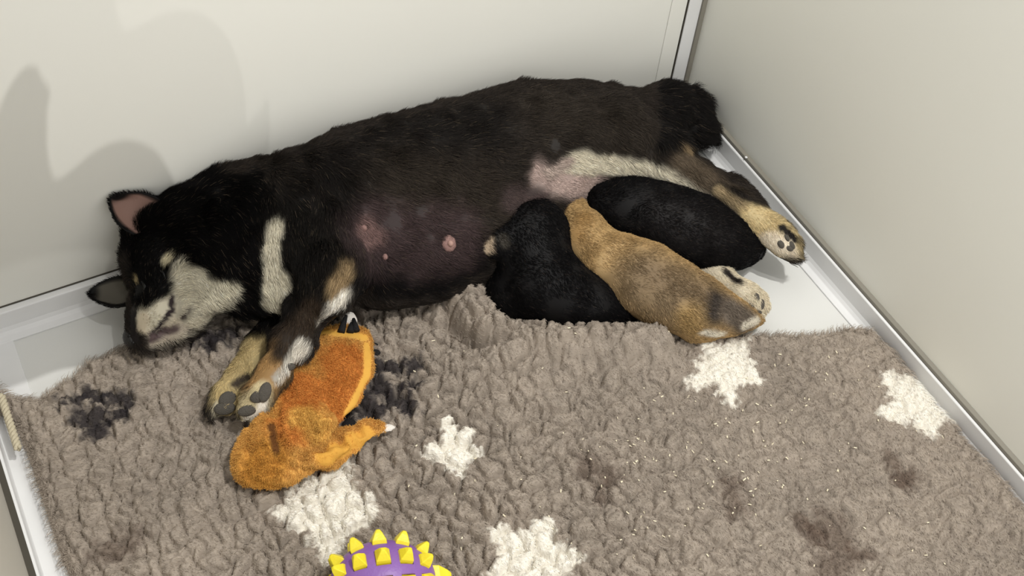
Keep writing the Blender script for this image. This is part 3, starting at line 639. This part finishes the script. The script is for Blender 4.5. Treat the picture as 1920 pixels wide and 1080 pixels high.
for i in range(nu):
    for j in range(nv):
        r_, c_ = i//8, j//8; a, bq = i % 8, j % 8
        if 1 <= r_ <= rows-2 or True:
            hole = 0 < r_ < rows-1 and 2 <= a <= 6 and 2 <= bq <= 6
            if r_ == rows-1 and a > 5: hole = False
            if not hole: f.append((i*nv+j, (i+1)*nv+j, (i+1)*nv+(j+1) % nv, i*nv+(j+1) % nv))
sh = mesh_obj('shell', v, f, M_purple); adopt(sh, ball); so = sh.modifiers.new('thick', 'SOLIDIFY'); so.thickness = .005; so.offset = -1 ; bv = sh.modifiers.new('bev', 'BEVEL'); bv.width = .0006; bv.segments = 2; bv.limit_method = 'ANGLE'
v = []; f = []; nu, nv = 24, 40
for i in range(nu+1):
    for j in range(nv): v.append(ep(math.pi*i/nu, 2*math.pi*j/nv, .93))
for i in range(nu):
    for j in range(nv): f.append((i*nv+j, (i+1)*nv+j, (i+1)*nv+(j+1) % nv, i*nv+(j+1) % nv))
adopt(mesh_obj('core', v, f, M_yellow), ball)
def spike(th, ph, w, hgt):
    c = ep(th, ph, .93); n = _n(Rb@np.array([math.cos(th)/ra, math.sin(th)*math.cos(ph)/rb_, math.sin(th)*math.sin(ph)/rb_])); tu = _n(ep(th+.01, ph)-ep(th-.01, ph)); tv = np.cross(n, tu); v = []
    for hh, ww in ((-.002, 1.), (.35*hgt, .92), (.8*hgt, .5), (hgt, .22)):
        for a, bq in ((-1, -1), (1, -1), (1, 1), (-1, 1)): v.append(c+n*hh+(tu*a*w+tv*bq*w)*ww)
    f = [(k_*4+i, k_*4+(i+1) % 4, k_*4+4+(i+1) % 4, k_*4+4+i) for k_ in range(3) for i in range(4)]+[(12, 13, 14, 15)]
    o = mesh_obj('spike', v, f, M_yellow, None, smooth=False); adopt(o, ball); q = o.modifiers.new('bev', 'BEVEL'); q.width = .0007; q.segments = 2
for r_ in range(1, rows-1):
    for c_ in range(cols_):
        th = math.pi*(r_+.5)/rows; ph = 2*math.pi*(c_+.5)/cols_; spike(math.pi*(r_+.56)/rows, 2*math.pi*(c_+.56)/cols_, .0068*(.62+.42*math.sin(th)), .0135)
for th0 in (.0, math.pi):
    spike(th0+.001, 0, .010, .018)

# ------------------------------------------------------------------ rope
M_rope = mat('cotton_rope', (190, 180, 156), .85, bump=.6, bscale=500)
rp = empty('rope', at(16, 790, .03)); tag(rp, 'pale twisted cotton rope between rug edge and left channel', 'rope')
A_ = at(2, 742, .040); B_ = at(34, 842, .034); ax = _n(B_-A_); u = _n(np.cross(ax, [0, 0, 1])); w = np.cross(ax, u)
for s in range(3):
    P = [A_+(B_-A_)*i/70+(.0021)*(math.cos(i*.42+s*2.094)*u+math.sin(i*.42+s*2.094)*w) for i in range(71)]; adopt(tube('strand', P, .0021, M_rope, None, 8), rp)

# ------------------------------------------------------------------ crumbs on the rug
M_crumb = mat('pale_crumb', (238, 228, 200), .6); v = []; f = []
for i in range(190):
    if i < 120: px, py = rng.normal(1330, 170), rng.normal(860, 90)
    else: px, py = rng.uniform(700, 1850), rng.uniform(640, 1070)
    a = at(px, py, .024)
    if poly_sd(np.array([a[0]]), np.array([a[1]]), PO)[0] < .015: continue
    c0 = np.array([a[0], a[1], rug_z(a[0], a[1])+.0022]); an = rng.uniform(0, 6.28); d = np.array([math.cos(an), math.sin(an), rng.uniform(-.3, .3)]); s_ = np.array([-d[1], d[0], 0]); L = rng.uniform(.0005, .0019); n0 = len(v)
    for q_ in (-1, 1):
        for e in range(4): v.append(c0+d*L*q_+(s_*math.cos(e*1.57)+np.array([0, 0, 1])*math.sin(e*1.57))*rng.uniform(.0004, .0008))
    f += [(n0+e, n0+(e+1) % 4, n0+4+(e+1) % 4, n0+4+e) for e in range(4)]+[(n0, n0+3, n0+2, n0+1), (n0+4, n0+5, n0+6, n0+7)]
tag(mesh_obj('crumbs', v, f, M_crumb, smooth=False), 'tiny pale crumbs scattered over the fleece rug', 'crumbs', kind='stuff')

# ------------------------------------------------------------------ the person leaning over the left panel (outside the frame; shades the panel and the dog's head)
HC = np.array([-.535, -.56, 1.383])
b = Body((-1.62, -1.20, .0), (-.40, -.18, 1.56), .011)
b.world([(HC+[0, 0, .01], .094), (HC+[-.015, -.01, -.05], .075)], .03).world([(HC+[.06, .03, -.02], .018), (HC+[.08, .035, -.035], .012)], .02)
b.world([(HC+[-.05, -.05, -.07], .055), (HC+[-.20, -.14, -.12], .058)], .03)
b.world([(HC+[-.34, .02, -.16], .075), (HC+[-.30, -.30, -.16], .075)], .05).world([(HC+[-.34, -.14, -.18], .12), (HC+[-.66, -.22, -.44], .13), (HC+[-.78, -.24, -.56], .14)], .06)
for s_ in (-1, 1):
    b.world([(HC+[-.78, -.24+.09*s_, -.60], .10), (HC+[-.72, -.24+.10*s_, -.98], .065), (HC+[-.76, -.24+.10*s_, -1.33], .045)], .03).world([(HC+[-.76, -.24+.10*s_, -1.34], .04), (HC+[-.62, -.24+.10*s_, -1.35], .03)], .02)
# one arm reaches forward with a loosely closed hand, the other rests on the left panel
b.world([((-.89, -.70, 1.20), .052), ((-.72, -.48, 1.08), .050), ((-.61, -.35, .82), .040)], .02)
b.world([((-.592, -.335, .80), .046), ((-.556, -.305, .735), .064)], .02).world([((-.61, -.30, .79), .024), ((-.592, -.27, .86), .018)], .012)
for i_ in range(4): b.world([((-.560+.018*i_, -.345+.012*i_, .705), .0150), ((-.548+.018*i_, -.340+.012*i_, .665), .0135), ((-.530+.014*i_, -.300+.012*i_, .660), .012)], .006)
b.world([(HC+[-.34, .05, -.18], .055), (HC+[-.44, .10, -.44], .042), (HC+[-.38, .04, -.70], .03)], .03)
V, Q, N = b.mesh(); c = np.tile(lin((60, 66, 84)), (len(V), 1)); c[V[:, 2] < .72] = lin((48, 46, 48)); hd = np.linalg.norm(V-HC, axis=1) < .125; c[hd] = lin((196, 150, 124))
per = mesh_obj('person', V, Q, mat('cloth_and_skin', attr=True, rough=.8), cols=c); tag(per, 'person in a dark blue top leaning over the left panel, outside the picture', 'person')
M_hr = mat('brown_hair', (58, 40, 28), .6, bump=.8, bscale=200)
hb = Body(HC-.14, HC+[.14, .14, .24], .008); hb.world([(HC+[-.012, -.004, .045], .092), (HC+[-.03, -.01, .0], .088)], .02).world([(HC+[-.02, .0, .135], .045), (HC+[-.02, .0, .14], .045)], .02); v, q, n_ = hb.mesh(); mesh_obj('hair', v, q, M_hr, per)
